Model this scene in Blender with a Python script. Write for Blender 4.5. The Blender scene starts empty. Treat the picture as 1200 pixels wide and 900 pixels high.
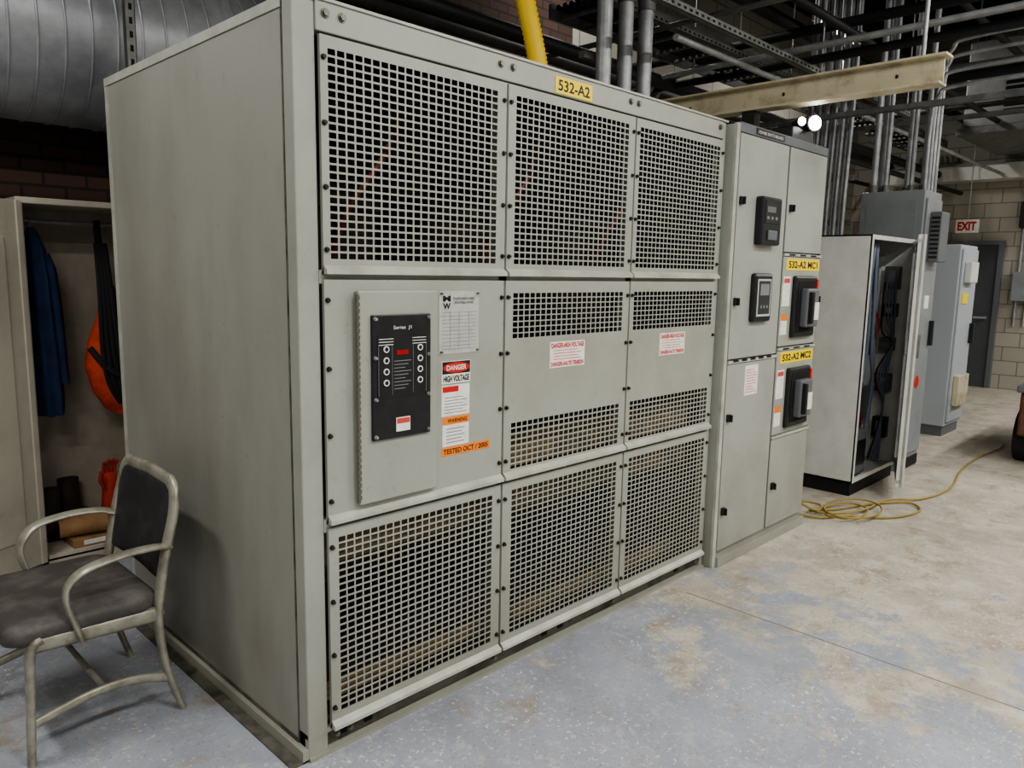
import bpy, bmesh, math, random
from mathutils import Vector, Matrix
random.seed(7)
# ------------------------------------------------------------------ materials
def lin(c):
    return tuple(((v/255)/12.92 if v/255<=0.04045 else ((v/255+0.055)/1.055)**2.4) for v in c)
MATS={}
def mat(name,rgb,rough=0.5,metal=0.0,rgb2=None,scale=6,lo=0.4,hi=0.7,bump=0.0,bscale=60,emit=0,stretch=(1,1,1),wear=None):
    m=bpy.data.materials.new(name);m.use_nodes=True;nt=m.node_tree;N=nt.nodes;L=nt.links
    b=N['Principled BSDF'];b.inputs['Roughness'].default_value=rough;b.inputs['Metallic'].default_value=metal
    c=lin(rgb)+(1,)
    b.inputs['Base Color'].default_value=c
    tc=N.new('ShaderNodeNewGeometry');mp=N.new('ShaderNodeMapping');mp.inputs['Scale'].default_value=stretch
    L.new(tc.outputs['Position'],mp.inputs['Vector'])
    out=None
    if rgb2:
        nz=N.new('ShaderNodeTexNoise');nz.inputs['Scale'].default_value=scale;nz.inputs['Detail'].default_value=6;nz.inputs['Roughness'].default_value=0.65
        L.new(mp.outputs[0],nz.inputs['Vector'])
        mr=N.new('ShaderNodeMapRange');mr.inputs['From Min'].default_value=lo;mr.inputs['From Max'].default_value=hi
        L.new(nz.outputs['Fac'],mr.inputs['Value'])
        mx=N.new('ShaderNodeMix');mx.data_type='RGBA';mx.inputs['A'].default_value=c;mx.inputs['B'].default_value=lin(rgb2)+(1,)
        L.new(mr.outputs[0],mx.inputs['Factor']);out=mx.outputs['Result'];L.new(out,b.inputs['Base Color'])
    if wear:
        s=N.new('ShaderNodeSeparateXYZ');L.new(tc.outputs['Position'],s.inputs[0])
        z=N.new('ShaderNodeMapRange');z.inputs['From Min'].default_value=0.7;z.inputs['From Max'].default_value=0.0;z.inputs['To Max'].default_value=0.7;L.new(s.outputs['Z'],z.inputs['Value'])
        n1=N.new('ShaderNodeTexNoise');n1.inputs['Scale'].default_value=5;n1.inputs['Detail'].default_value=8;L.new(mp.outputs[0],n1.inputs['Vector'])
        mu=N.new('ShaderNodeMath');mu.operation='MULTIPLY';L.new(z.outputs[0],mu.inputs[0]);L.new(n1.outputs['Fac'],mu.inputs[1])
        n3=N.new('ShaderNodeTexNoise');n3.inputs['Scale'].default_value=16;n3.inputs['Detail'].default_value=9;n3.inputs['Roughness'].default_value=0.8;L.new(tc.outputs['Position'],n3.inputs['Vector'])
        m3=N.new('ShaderNodeMapRange');m3.inputs['From Min'].default_value=0.60;m3.inputs['From Max'].default_value=0.67;m3.inputs['To Max'].default_value=0.4;L.new(n3.outputs['Fac'],m3.inputs['Value'])
        ad=N.new('ShaderNodeMath');ad.operation='MAXIMUM';L.new(mu.outputs[0],ad.inputs[0]);L.new(m3.outputs[0],ad.inputs[1])
        w=N.new('ShaderNodeMix');w.data_type='RGBA';L.new(out,w.inputs['A']);w.inputs['B'].default_value=lin(wear)+(1,);L.new(ad.outputs[0],w.inputs['Factor'])
        L.new(w.outputs['Result'],b.inputs['Base Color'])
    if bump:
        n2=N.new('ShaderNodeTexNoise');n2.inputs['Scale'].default_value=bscale;L.new(mp.outputs[0],n2.inputs['Vector'])
        bp=N.new('ShaderNodeBump');bp.inputs['Strength'].default_value=bump;bp.inputs['Distance'].default_value=0.01
        L.new(n2.outputs['Fac'],bp.inputs['Height']);L.new(bp.outputs[0],b.inputs['Normal'])
    if emit:
        b.inputs['Emission Color'].default_value=c;b.inputs['Emission Strength'].default_value=emit
    MATS[name]=m;return m
mat('paint_grey',(156,158,148),0.42,0,(142,143,133),2.2,0.45,0.75,0.03,200,wear=(110,103,88))
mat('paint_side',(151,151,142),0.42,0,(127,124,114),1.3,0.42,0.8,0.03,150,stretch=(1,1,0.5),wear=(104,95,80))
mat('paint_lip',(180,181,170),0.4,0,(152,152,141),8,0.4,0.7)
mat('paint_gear',(157,160,152),0.42,0,(142,144,136),2.5,0.45,0.75,wear=(110,104,91))
mat('paint_base',(98,95,86),0.6,0,(60,56,50),12,0.4,0.65)
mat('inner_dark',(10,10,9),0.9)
mat('coil_dark',(30,25,22),0.8,0,(46,33,27),10)
mat('copper',(112,56,36),0.5,0.2)
mat('dust_tan',(134,115,86),0.85,0,(80,69,55),7,0.35,0.65)
mat('bolt',(120,118,110),0.35,0.7)
mat('bolt_dark',(60,58,54),0.4,0.6)
mat('black_plastic',(24,25,27),0.4,0,(34,35,37),20)
mat('black_matte',(18,18,18),0.7)
mat('white_print',(225,225,220),0.5)
mat('grey_print',(120,122,124),0.5)
mat('label_white',(232,230,224),0.5,0,(212,209,200),30)
mat('label_grey',(190,192,186),0.35,0.2,(172,174,169),40)
mat('yellow_label',(240,212,30),0.45)
mat('orange_label',(236,130,40),0.5)
mat('red_label',(190,36,30),0.5)
mat('red_pink',(200,70,66),0.5)
mat('black_ink',(20,20,20),0.6)
mat('red_led',(150,20,24),0.3,emit=0.15)
mat('glass_dark',(50,54,56),0.1)
mat('galv',(172,174,175),0.42,0.4,(140,142,145),9,0.35,0.65)
mat('galv_dull',(124,124,122),0.5,0.4,(94,94,92),9,0.35,0.65)
mat('duct_metal',(172,174,177),0.38,0.35,(134,136,141),3,0.35,0.65)
mat('steel_dark',(42,40,38),0.6,0.3,(62,57,52),5)
mat('black_pipe',(30,30,32),0.55,0.2)
mat('beam_cream',(196,187,160),0.5,0,(138,124,98),7,0.5,0.75)
mat('hose_yellow',(228,192,24),0.45)
mat('cord_yellow',(150,132,66),0.6)
mat('locker_beige',(184,179,164),0.5,0,(164,158,143),3)
mat('locker_in',(196,188,174),0.6,0,(162,151,134),3)
mat('coat_blue',(34,54,88),0.9,0,(22,36,62),9,bump=0.5,bscale=25)
mat('bag_orange',(196,72,34),0.8,0,(150,48,24),12,bump=0.4,bscale=30)
mat('strap_black',(28,27,28),0.85)
mat('glove_red',(178,60,42),0.8)
mat('cardboard',(160,124,86),0.8,0,(130,98,66),9)
mat('boot_brown',(64,48,40),0.7,0,(44,34,28),20)
mat('chair_metal',(158,156,142),0.36,0.3,(116,112,98),14,0.45,0.7)
mat('chair_vinyl',(70,66,64),0.55,0,(98,92,88),9,0.45,0.7,bump=0.15,bscale=120)
mat('chair_back',(42,42,44),0.5,0,(66,65,66),12,0.5,0.75)
mat('encl_white',(210,211,206),0.4,0,(192,193,188),4)
mat('encl_in',(180,182,180),0.5)
mat('encl_grey',(134,139,142),0.4,0,(118,122,125),3)
mat('encl_dark',(96,100,104),0.45)
mat('encl_blue',(166,173,178),0.4)
mat('cable_grey',(96,106,122),0.6)
mat('door_grey',(74,79,82),0.5)
mat('lamp_glow',(255,250,240),0.5,emit=30)
mat('tube_glow',(255,250,240),0.5,emit=6)
mat('lift_orange',(104,66,44),0.6,0,(70,52,40),8)
mat('rubber',(26,26,26),0.85)
mat('ceiling_dark',(20,19,19),0.9,0,(34,32,31),3)
mat('hvac',(134,136,136),0.5,0.2,(112,114,114),4)
mat('wall_plain',(150,146,138),0.8,0,(128,124,116),2)
def brick(name,c1,c2,mortar,w,h,ms,axis):
    m=bpy.data.materials.new(name);m.use_nodes=True;nt=m.node_tree;N=nt.nodes;L=nt.links;b=N['Principled BSDF'];b.inputs['Roughness'].default_value=0.85
    g=N.new('ShaderNodeNewGeometry');s=N.new('ShaderNodeSeparateXYZ');c=N.new('ShaderNodeCombineXYZ')
    L.new(g.outputs['Position'],s.inputs[0]);L.new(s.outputs[axis],c.inputs['X']);L.new(s.outputs['Z'],c.inputs['Y'])
    t=N.new('ShaderNodeTexBrick');t.inputs['Color1'].default_value=lin(c1)+(1,);t.inputs['Color2'].default_value=lin(c2)+(1,);t.inputs['Mortar'].default_value=lin(mortar)+(1,)
    t.inputs['Scale'].default_value=1;t.inputs['Brick Width'].default_value=w;t.inputs['Row Height'].default_value=h;t.inputs['Mortar Size'].default_value=ms
    L.new(c.outputs[0],t.inputs['Vector']);L.new(t.outputs['Color'],b.inputs['Base Color'])
    bp=N.new('ShaderNodeBump');bp.inputs['Strength'].default_value=0.6;bp.inputs['Distance'].default_value=0.01;bp.invert=True
    L.new(t.outputs['Fac'],bp.inputs['Height']);L.new(bp.outputs[0],b.inputs['Normal'])
    MATS[name]=m
brick('brick_red',(80,56,46),(62,47,40),(40,36,33),0.215,0.075,0.008,'X')
brick('block_light',(156,152,142),(144,140,130),(108,104,98),0.4,0.2,0.008,'X')
brick('block_far',(162,158,147),(152,148,137),(118,114,105),0.4,0.2,0.007,'Y')
def floor_mat():
    m=bpy.data.materials.new('floor_concrete');m.use_nodes=True;nt=m.node_tree;N=nt.nodes;L=nt.links;b=N['Principled BSDF']
    g=N.new('ShaderNodeNewGeometry')
    def noise(sc,det=6,ro=0.6,off=0):
        n=N.new('ShaderNodeTexNoise');n.inputs['Scale'].default_value=sc;n.inputs['Detail'].default_value=det;n.inputs['Roughness'].default_value=ro
        if off:
            mp=N.new('ShaderNodeMapping');mp.inputs['Location'].default_value=(off,off*0.7,0);L.new(g.outputs['Position'],mp.inputs['Vector']);L.new(mp.outputs[0],n.inputs['Vector'])
        else: L.new(g.outputs['Position'],n.inputs['Vector'])
        return n.outputs['Fac']
    def mr(v,a,c,d=0,e=1):
        n=N.new('ShaderNodeMapRange');n.inputs['From Min'].default_value=a;n.inputs['From Max'].default_value=c;n.inputs['To Min'].default_value=d;n.inputs['To Max'].default_value=e;L.new(v,n.inputs['Value']);return n.outputs[0]
    def mix(f,a,c):
        n=N.new('ShaderNodeMix');n.data_type='RGBA'
        if isinstance(f,(int,float)): n.inputs['Factor'].default_value=f
        else: L.new(f,n.inputs['Factor'])
        for k,v in (('A',a),('B',c)):
            if isinstance(v,tuple): n.inputs[k].default_value=lin(v)+(1,)
            else: L.new(v,n.inputs[k])
        return n.outputs['Result']
    def math_(op,a,c):
        n=N.new('ShaderNodeMath');n.operation=op
        for i,v in enumerate((a,c)):
            if isinstance(v,(int,float)): n.inputs[i].default_value=v
            else: L.new(v,n.inputs[i])
        return n.outputs[0]
    conc=mix(mr(noise(1.4),0.35,0.65),(186,179,165),(158,151,138))
    conc=mix(mr(noise(7,8,0.7),0.48,0.62,0,0.6),conc,(200,194,182))
    conc=mix(mr(noise(4,10,0.8,3),0.54,0.61,0,0.6),conc,(136,122,102))
    s=N.new('ShaderNodeSeparateXYZ');L.new(g.outputs['Position'],s.inputs[0])
    px=mr(s.outputs['X'],0.5,3.7,0.95,-0.30)
    pm=math_('ADD',px,mr(noise(2.4,10,0.75),0.3,0.7,-0.8,0.8))
    pm=mr(pm,0.26,0.52)
    blue=mix(mr(noise(3),0.35,0.65),(154,159,168),(138,142,150))
    blue=mix(mr(noise(14,8,0.75),0.54,0.60,0,0.5),blue,(174,173,171))
    col=mix(pm,conc,blue)
    brown=mr(noise(2.7,12,0.8,7),0.54,0.63,0,0.65)
    col=mix(brown,col,(142,124,101))
    chips=mr(noise(42,3,0.8),0.595,0.62,0,0.85)
    chips=math_('MULTIPLY',chips,mr(noise(1.9,3),0.42,0.6))
    col=mix(chips,col,(216,211,200))
    sp=mr(noise(66,3,0.8,5),0.60,0.63,0,0.6)
    col=mix(sp,col,(116,104,90))
    L.new(col,b.inputs['Base Color'])
    L.new(mr(noise(5),0.3,0.7,0.4,0.7),b.inputs['Roughness'])
    bp=N.new('ShaderNodeBump');bp.inputs['Strength'].default_value=0.15;bp.inputs['Distance'].default_value=0.01;L.new(noise(30),bp.inputs['Height']);L.new(bp.outputs[0],b.inputs['Normal'])
    MATS['floor_concrete']=m
floor_mat()
# ------------------------------------------------------------------ builder
class B:
    def __init__(s,name): s.name=name;s.v=[];s.f=[];s.m=[];s.sm=[];s.mats=[];s.map=None
    def mi(s,m):
        if m not in s.mats: s.mats.append(m)
        return s.mats.index(m)
    def add(s,vs,fs,m,smooth=False):
        o=len(s.v);s.v+= [tuple(s.map(v) if s.map else v) for v in vs];k=s.mi(m)
        for f in fs: s.f.append(tuple(i+o for i in f));s.m.append(k);s.sm.append(smooth)
    def box(s,x0,x1,y0,y1,z0,z1,m,bev=0,M=None):
        if x0>x1:x0,x1=x1,x0
        if y0>y1:y0,y1=y1,y0
        if z0>z1:z0,z1=z1,z0
        if bev>0:
            bm=bmesh.new();bmesh.ops.create_cube(bm,size=1)
            for v in bm.verts: v.co=Vector((x0+(v.co.x+.5)*(x1-x0),y0+(v.co.y+.5)*(y1-y0),z0+(v.co.z+.5)*(z1-z0)))
            bmesh.ops.bevel(bm,geom=bm.edges[:],offset=bev,segments=2,affect='EDGES',profile=0.5)
            bm.verts.index_update();vs=[v.co.copy() for v in bm.verts];fs=[[v.index for v in f.verts] for f in bm.faces];bm.free()
        else:
            vs=[Vector((x,y,z)) for z in (z0,z1) for y in (y0,y1) for x in (x0,x1)]
            fs=[(0,2,3,1),(4,5,7,6),(0,1,5,4),(2,6,7,3),(0,4,6,2),(1,3,7,5)]
        if M: vs=[M@v for v in vs]
        s.add(vs,fs,m)
    def quad(s,a,b,c,d,m): s.add([a,b,c,d],[(0,1,2,3)],m)
    def tube(s,pts,r,m,seg=10,r2=None,ref=(0,0,1),cap=True,closed=False,radii=None):
        pts=[Vector(p) for p in pts];n=len(pts);ref=Vector(ref);r2=r2 or r;vs=[];fs=[];prev=None
        for i,p in enumerate(pts):
            if closed: t=(pts[(i+1)%n]-pts[i-1])
            else: t=(pts[min(i+1,n-1)]-pts[max(i-1,0)])
            t.normalize()
            if prev is None:
                a=ref if abs(t.dot(ref))<0.95 else Vector((1,0,0)) if abs(t.x)<0.9 else Vector((0,1,0))
                side=t.cross(a).normalized()
            else: side=(prev-t*prev.dot(t)).normalized()
            prev=side;up=side.cross(t)
            k=radii[i] if radii else 1
            for j in range(seg):
                an=2*math.pi*j/seg;vs.append(p+side*math.cos(an)*r*k+up*math.sin(an)*r2*k)
        for i in range(n if closed else n-1):
            for j in range(seg):
                a=i*seg+j;b_=i*seg+(j+1)%seg;c=((i+1)%n)*seg+(j+1)%seg;d=((i+1)%n)*seg+j
                fs.append((a,b_,c,d))
        s.add(vs,fs,m,True)
        if cap and not closed:
            s.add(vs[:seg],[tuple(range(seg))],m);s.add(vs[-seg:],[tuple(reversed(range(seg)))],m)
    def cyl(s,p0,p1,r,m,seg=16,r1=None):
        s.tube([p0,p1],r,m,seg,radii=[1,(r1/r if r1 is not None else 1)])
    def bolt(s,x,y,z,r=0.009,m='bolt',d='y'):
        s.cyl((x,y,z),(x,y-0.004,z),r*1.35,m,10);s.cyl((x,y-0.004,z),(x,y-0.011,z),r,m,6)
    def prism(s,poly,axis,a,b_,m):
        def mk(u,v,w):
            return {'x':(w,u,v),'y':(u,w,v),'z':(u,v,w)}[axis]
        n=len(poly);vs=[mk(u,v,a) for u,v in poly]+[mk(u,v,b_) for u,v in poly]
        fs=[tuple(range(n)),tuple(reversed(range(n,2*n)))]+[(i,(i+1)%n,n+(i+1)%n,n+i) for i in range(n)]
        s.add(vs,fs,m)
    def loft(s,rings,m,cap=True):
        n=len(rings[0]);vs=[v for r in rings for v in r];fs=[]
        for i in range(len(rings)-1):
            for j in range(n): fs.append((i*n+j,i*n+(j+1)%n,(i+1)*n+(j+1)%n,(i+1)*n+j))
        if cap: fs+= [tuple(range(n)),tuple((len(rings)-1)*n+j for j in range(n))]
        s.add(vs,fs,m,True)
    def grille(s,x0,x1,z0,z1,y,m,px=0.0305,pz=0.0225,sw=0.0250,sh=0.0168):
        nx=max(1,round((x1-x0)/px));nz=max(1,round((z1-z0)/pz));dx=(x1-x0)/nx;dz=(z1-z0)/nz
        c=sh*0.08
        vs=[];fs=[]
        for i in range(nx):
            for j in range(nz):
                X=x0+i*dx;Z=z0+j*dz;cx=X+dx/2;cz=Z+dz/2;a=sw/2;h=sh/2
                o=len(vs)
                inner=[(cx-a+c,cz-h),(cx+a-c,cz-h),(cx+a,cz-h+c),(cx+a,cz+h-c),(cx+a-c,cz+h),(cx-a+c,cz+h),(cx-a,cz+h-c),(cx-a,cz-h+c)]
                corners=[(X,Z),(X+dx,Z),(X+dx,Z+dz),(X,Z+dz)]
                vs+=[(u,y,w) for u,w in corners]+[(u,y,w) for u,w in inner]+[(u,y+0.002,w) for u,w in inner]
                I=lambda k:o+4+k%8
                fs+=[(o,o+1,I(1),I(0)),(o+1,I(2),I(1)),(o+1,o+2,I(3),I(2)),(o+2,I(4),I(3)),(o+2,o+3,I(5),I(4)),(o+3,I(6),I(5)),(o+3,o,I(7),I(6)),(o,I(0),I(7))]
                fs+=[(o+4+k,o+4+(k+1)%8,o+12+(k+1)%8,o+12+k) for k in range(8)]
        s.add(vs,fs,m)
    def panel(s,x0,x1,z0,z1,y,m,gr=(),t=0.012):
        zs=[z0];
        for g in sorted(gr,key=lambda g:g[2]):
            if g[2]>zs[-1]: s.quad((x0,y,zs[-1]),(x1,y,zs[-1]),(x1,y,g[2]),(x0,y,g[2]),m)
            s.quad((x0,y,g[2]),(g[0],y,g[2]),(g[0],y,g[3]),(x0,y,g[3]),m)
            s.quad((g[1],y,g[2]),(x1,y,g[2]),(x1,y,g[3]),(g[1],y,g[3]),m)
            s.grille(*g,y,m);zs.append(g[3])
        s.quad((x0,y,zs[-1]),(x1,y,zs[-1]),(x1,y,z1),(x0,y,z1),m)
        for a,b_ in (((x0,z0),(x1,z0)),((x1,z0),(x1,z1)),((x1,z1),(x0,z1)),((x0,z1),(x0,z0))):
            s.quad((a[0],y,a[1]),(b_[0],y,b_[1]),(b_[0],y+t,b_[1]),(a[0],y+t,a[1]),m)
    def build(s,parent=None):
        me=bpy.data.meshes.new(s.name);me.from_pydata(s.v,[],s.f)
        for k in s.mats: me.materials.append(MATS[k])
        me.polygons.foreach_set('material_index',s.m);me.polygons.foreach_set('use_smooth',s.sm);me.update()
        o=bpy.data.objects.new(s.name,me);bpy.context.collection.objects.link(o)
        if parent: o.parent=parent
        return o
def text(parent,name,body,m,x,y,z,w,h,facing='y',bold=0.0):
    cu=bpy.data.curves.new(name,'FONT');cu.body=body;cu.align_x='CENTER';cu.align_y='CENTER';cu.extrude=0.0;cu.offset=bold
    o=bpy.data.objects.new(name,cu);bpy.context.collection.objects.link(o);bpy.context.view_layer.update()
    bb=o.bound_box;W=max(c[0] for c in bb)-min(c[0] for c in bb);H=max(c[1] for c in bb)-min(c[1] for c in bb)
    mx=(max(c[0] for c in bb)+min(c[0] for c in bb))/2;my=(max(c[1] for c in bb)+min(c[1] for c in bb))/2
    me=bpy.data.meshes.new_from_object(o)
    bpy.data.objects.remove(o);bpy.data.curves.remove(cu)
    for v in me.vertices:
        u=(v.co.x-mx)*w/W;q=(v.co.y-my)*h/H
        v.co=Vector((x+u,y,z+q)) if facing=='y' else Vector((x,y-u,z+q))
    me.materials.clear();me.materials.append(MATS[m])
    ob=bpy.data.objects.new(name,me);bpy.context.collection.objects.link(ob);ob.parent=parent
    return ob
def smooth_pts(ctrl,n=8):
    P=[Vector(p) for p in ctrl];out=[]
    for i in range(len(P)-1):
        p0=P[max(i-1,0)];p1=P[i];p2=P[i+1];p3=P[min(i+2,len(P)-1)]
        for k in range(n):
            t=k/n;out.append(0.5*((2*p1)+(-p0+p2)*t+(2*p0-5*p1+4*p2-p3)*t*t+(-p0+3*p1-3*p2+p3)*t**3))
    out.append(P[-1]);return out
# ------------------------------------------------------------------ room
XL,XR,YF,YB,ZC=-4.5,11.4,-6.0,2.85,5.0
b=B('floor');b.box(XL,XR+0.2,YF,YB,-0.1,0,'floor_concrete');b.build()
b=B('ceiling');b.box(XL,XR,YF,YB,ZC,ZC+0.1,'ceiling_dark')
for i in range(9): b.box(XL,XR,-5.5+i*0.95,-5.42+i*0.95,ZC-0.25,ZC,'steel_dark')
b.build()
b=B('wall_back');b.box(XL,4.5,YB,YB+0.15,0,ZC,'brick_red');b.box(4.5,XR,YB,YB+0.15,0,ZC,'block_light');b.build()
b=B('wall_far');b.box(XR,XR+0.2,YF,YB,0,ZC,'block_far');b.build()
b=B('wall_left');b.box(XL-0.15,XL,YF,YB,0,ZC,'wall_plain');b.build()
b=B('wall_front');b.box(XL,XR,YF-0.15,YF,0,ZC,'wall_plain');b.build()
b=B('door_1')
b.box(XR-0.05,XR-0.005,0.76,1.54,0.0,2.02,'door_grey',0.004)
for a in ((0.70,0.76,0,2.08),(1.54,1.60,0,2.08),(0.76,1.54,2.02,2.08)): b.box(XR-0.08,XR-0.002,a[0],a[1],a[2],a[3],'encl_dark')
b.cyl((XR-0.05,0.84,1.0),(XR-0.11,0.84,1.0),0.02,'galv');b.box(XR-0.12,XR-0.11,0.82,0.98,0.985,1.015,'galv')
b.build()
b=B('floor_joint');b.box(1.986,1.991,-5.9,-0.12,0.0,0.0006,'dust_tan');b.build()
b=B('trim_1');b.box(XR-0.35,XR-0.001,-3.5,2.2,2.90,3.10,'encl_white');b.box(XR-0.40,XR-0.001,-3.5,2.2,3.10,3.12,'encl_dark');b.build()
b=B('wall_conduits')
for y,z in ((0.50,2.85),(0.38,2.85),(0.20,2.85)): b.cyl((XR-0.03,y,0.9),(XR-0.03,y,z),0.018,'galv',10)
b.box(XR-0.12,XR-0.004,0.28,0.55,1.25,1.65,'encl_grey',0.005);b.box(XR-0.1,XR-0.004,0.30,0.55,2.25,2.6,'steel_dark',0.01)
b.build()
# ------------------------------------------------------------------ transformer enclosure
W,D,H=2.34,1.47,2.27
b=B('transformer_cabinet')
pg='paint_grey'
b.box(-0.002,0.004,0.055,D,0.05,H-0.004,'paint_side')
b.box(0,0.07,0,0.055,0.0,H-0.002,pg,0.004)
b.box(-0.003,0.001,0.053,0.058,0.05,H-0.03,'paint_base')
b.box(-0.004,0.02,D-0.03,D+0.004,0,H-0.002,'paint_lip')
b.box(W-0.03,W,0,0.05,0.0,H-0.002,pg,0.003)
b.box(W-0.004,W,0.05,D,0.05,H-0.004,'paint_side')
b.box(0,W,D-0.004,D,0.05,H-0.004,'paint_side')
b.box(0,W,0.0,D,H-0.006,H,'paint_side')
b.box(0.07,W-0.03,-0.006,0.04,2.185,H,pg,0.003)
b.box(-0.004,W,-0.012,0.03,H-0.004,H+0.004,'paint_lip')
for x in (0.8205,1.5815): b.box(x-0.02,x+0.02,0.0,0.04,0.08,2.18,pg)
for z in (0.75,1.506): b.box(0.07,W-0.03,0.0,0.03,z-0.02,z+0.02,pg)
b.box(-0.006,0.004,0.055,D,H-0.03,H,'paint_lip')
b.box(0.0,W,0.02,0.06,0.0,0.085,'paint_base');b.box(0.0,W,-0.002,0.03,0.070,0.085,pg);b.box(0.0,W,-0.012,0.05,0.0,0.012,pg)
b.box(-0.004,0.004,0.055,D,0.0,0.055,'paint_base');b.box(-0.06,0.0,-0.0,D,0.0,0.006,'paint_base');b.box(-0.02,-0.0,0.0,D,0.0,0.04,pg)
for x in (0.12,0.22,1.1,1.2,2.1): b.box(x,x+0.03,0.016,0.02,0.03,0.05,'inner_dark')
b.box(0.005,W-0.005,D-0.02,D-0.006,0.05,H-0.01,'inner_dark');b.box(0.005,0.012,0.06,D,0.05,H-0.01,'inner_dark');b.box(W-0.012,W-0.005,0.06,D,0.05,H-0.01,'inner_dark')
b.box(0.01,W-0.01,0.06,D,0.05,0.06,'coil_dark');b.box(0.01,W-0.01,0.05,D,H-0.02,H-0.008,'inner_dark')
for cx in (0.45,1.2,1.95):
    b.cyl((cx,0.80,0.55),(cx,0.80,1.75),0.32,'coil_dark',32)
    b.cyl((cx,0.80,0.48),(cx,0.80,0.55),0.34,'dust_tan',32);b.cyl((cx,0.80,1.75),(cx,0.80,1.80),0.34,'coil_dark',32)
    b.box(cx-0.12,cx+0.12,0.68,0.93,0.2,2.05,'steel_dark')
    b.tube(smooth_pts([(cx-0.05,0.48,1.55),(cx-0.02,0.38,1.75),(cx+0.08,0.33,1.92),(cx+0.2,0.38,2.1)],6),0.014,'copper',6)
b.box(0.15,2.2,0.66,0.96,0.25,0.45,'dust_tan');b.box(0.15,2.2,0.68,0.94,1.85,2.05,'steel_dark')
b.box(0.08,2.28,0.10,0.12,0.58,0.74,'dust_tan');b.box(0.85,2.28,0.10,0.115,0.76,0.90,'dust_tan')
b.box(0.1,2.25,0.14,0.17,0.08,0.13,'dust_tan')
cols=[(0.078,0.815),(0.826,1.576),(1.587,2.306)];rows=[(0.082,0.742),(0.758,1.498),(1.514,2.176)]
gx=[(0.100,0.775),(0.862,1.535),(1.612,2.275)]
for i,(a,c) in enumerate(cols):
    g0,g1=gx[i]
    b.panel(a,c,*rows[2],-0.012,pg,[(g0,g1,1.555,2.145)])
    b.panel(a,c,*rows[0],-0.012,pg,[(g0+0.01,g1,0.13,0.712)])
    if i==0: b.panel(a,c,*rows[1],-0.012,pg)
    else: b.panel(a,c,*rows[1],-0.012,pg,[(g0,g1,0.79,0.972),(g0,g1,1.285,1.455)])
    for z in (rows[0][0],rows[1][0],rows[2][0]):
        b.prism([(-0.012,z+0.026),(-0.030,z+0.012),(-0.030,z),(0.0,z)],'x',a,c,'paint_lip')
    for r in rows:
        n=4
        for k in range(n):
            z=r[0]+0.07+(r[1]-r[0]-0.13)*k/(n-1)
            b.bolt(a+0.010,-0.012,z,0.006,'bolt_dark');b.bolt(c-0.012,-0.012,z,0.006,'bolt_dark')
for x in (0.10,0.155,0.79,0.85,1.545,1.60,2.27): b.bolt(x,-0.006,2.235,0.010,'bolt')
for x in (0.10,0.15,0.80,1.55,2.25): b.bolt(x,-0.002,0.055,0.008,'bolt')
b.box(0.180,0.490,-0.034,-0.012,0.80,1.465,pg,0.004)
b.cyl((0.178,-0.03,0.81),(0.178,-0.03,1.455),0.005,'bolt');
for z in [0.82+0.02*i for i in range(32)]: b.box(0.172,0.184,-0.037,-0.03,z,z+0.012,'bolt')
b.box(0.222,0.452,-0.044,-0.034,1.0,1.392,'black_plastic',0.003)
for x in (0.232,0.442):
    for z in (1.012,1.13,1.26,1.38): b.bolt(x,-0.044,z,0.0045,'galv')
b.box(0.24,0.434,-0.0455,-0.044,1.13,1.325,'black_matte')
for x in (0.262,0.395):
    for z in (1.18,1.215,1.25,1.285): b.cyl((x+0.01,-0.0455,z),(x+0.01,-0.049,z),0.0105,'white_print',12);b.cyl((x+0.01,-0.049,z),(x+0.01,-0.0495,z),0.0070,'black_matte',12)
b.box(0.312,0.358,-0.047,-0.0455,1.266,1.280,'red_led')
for k in range(9): b.box(0.302,0.370-0.012*(k%3),-0.0465,-0.0455,1.245-0.011*k,1.2475-0.011*k,'grey_print')
for k in range(3):
    b.box(0.245,0.300,-0.0465,-0.0455,1.298+0.009*k,1.300+0.009*k,'white_print');b.box(0.375,0.43,-0.0465,-0.0455,1.298+0.009*k,1.300+0.009*k,'white_print')
for x in (0.243,0.295,0.377,0.43): b.box(x,x+0.0012,-0.0465,-0.0455,1.14,1.30,'grey_print')
b.box(0.31,0.365,-0.0465,-0.044,1.02,1.065,'label_white');b.box(0.312,0.363,-0.047,-0.0465,1.045,1.062,'red_pink')
Y=-0.0135
b.box(0.512,0.692,Y,-0.012,1.25,1.462,'label_grey')
for z in (1.258,1.454):
    for x in (0.52,0.684): b.bolt(x,Y,z,0.003,'bolt')
for k in range(11): 
    b.box(0.525,0.68,Y-0.0006,Y,1.265+0.0125*k,1.2664+0.0125*k,'grey_print')
for x in (0.56,0.60,0.645): b.box(x,x+0.0012,Y-0.0006,Y,1.265,1.39,'grey_print')
b.box(0.525,0.655,Y,-0.012,1.148,1.225,'label_white');b.box(0.527,0.653,Y-0.0005,Y,1.181,1.223,'black_ink');b.prism([(0.59+0.060*math.cos(t*math.pi/12),1.202+0.018*math.sin(t*math.pi/12)) for t in range(24)],'y',Y-0.001,Y-0.0005,'red_label')
b.box(0.525,0.652,Y,-0.012,1.035,1.142,'label_white')
b.box(0.529,0.600,Y-0.001,Y,1.118,1.138,'red_label')
b.box(0.529,0.65,Y,-0.012,0.928,1.032,'label_white');b.box(0.529,0.65,Y-0.001,Y,1.005,1.032,'orange_label')
for k in range(6): b.box(0.537,0.64-0.02*(k%2),Y-0.0006,Y,1.045+0.0105*k,1.0475+0.0105*k,'grey_print')
for k in range(5): b.box(0.545,0.63-0.015*(k%2),Y-0.0006,Y,0.94+0.012*k,0.943+0.012*k,'grey_print')
b.box(0.525,0.752,Y,-0.012,0.895,0.925,'orange_label')
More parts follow.
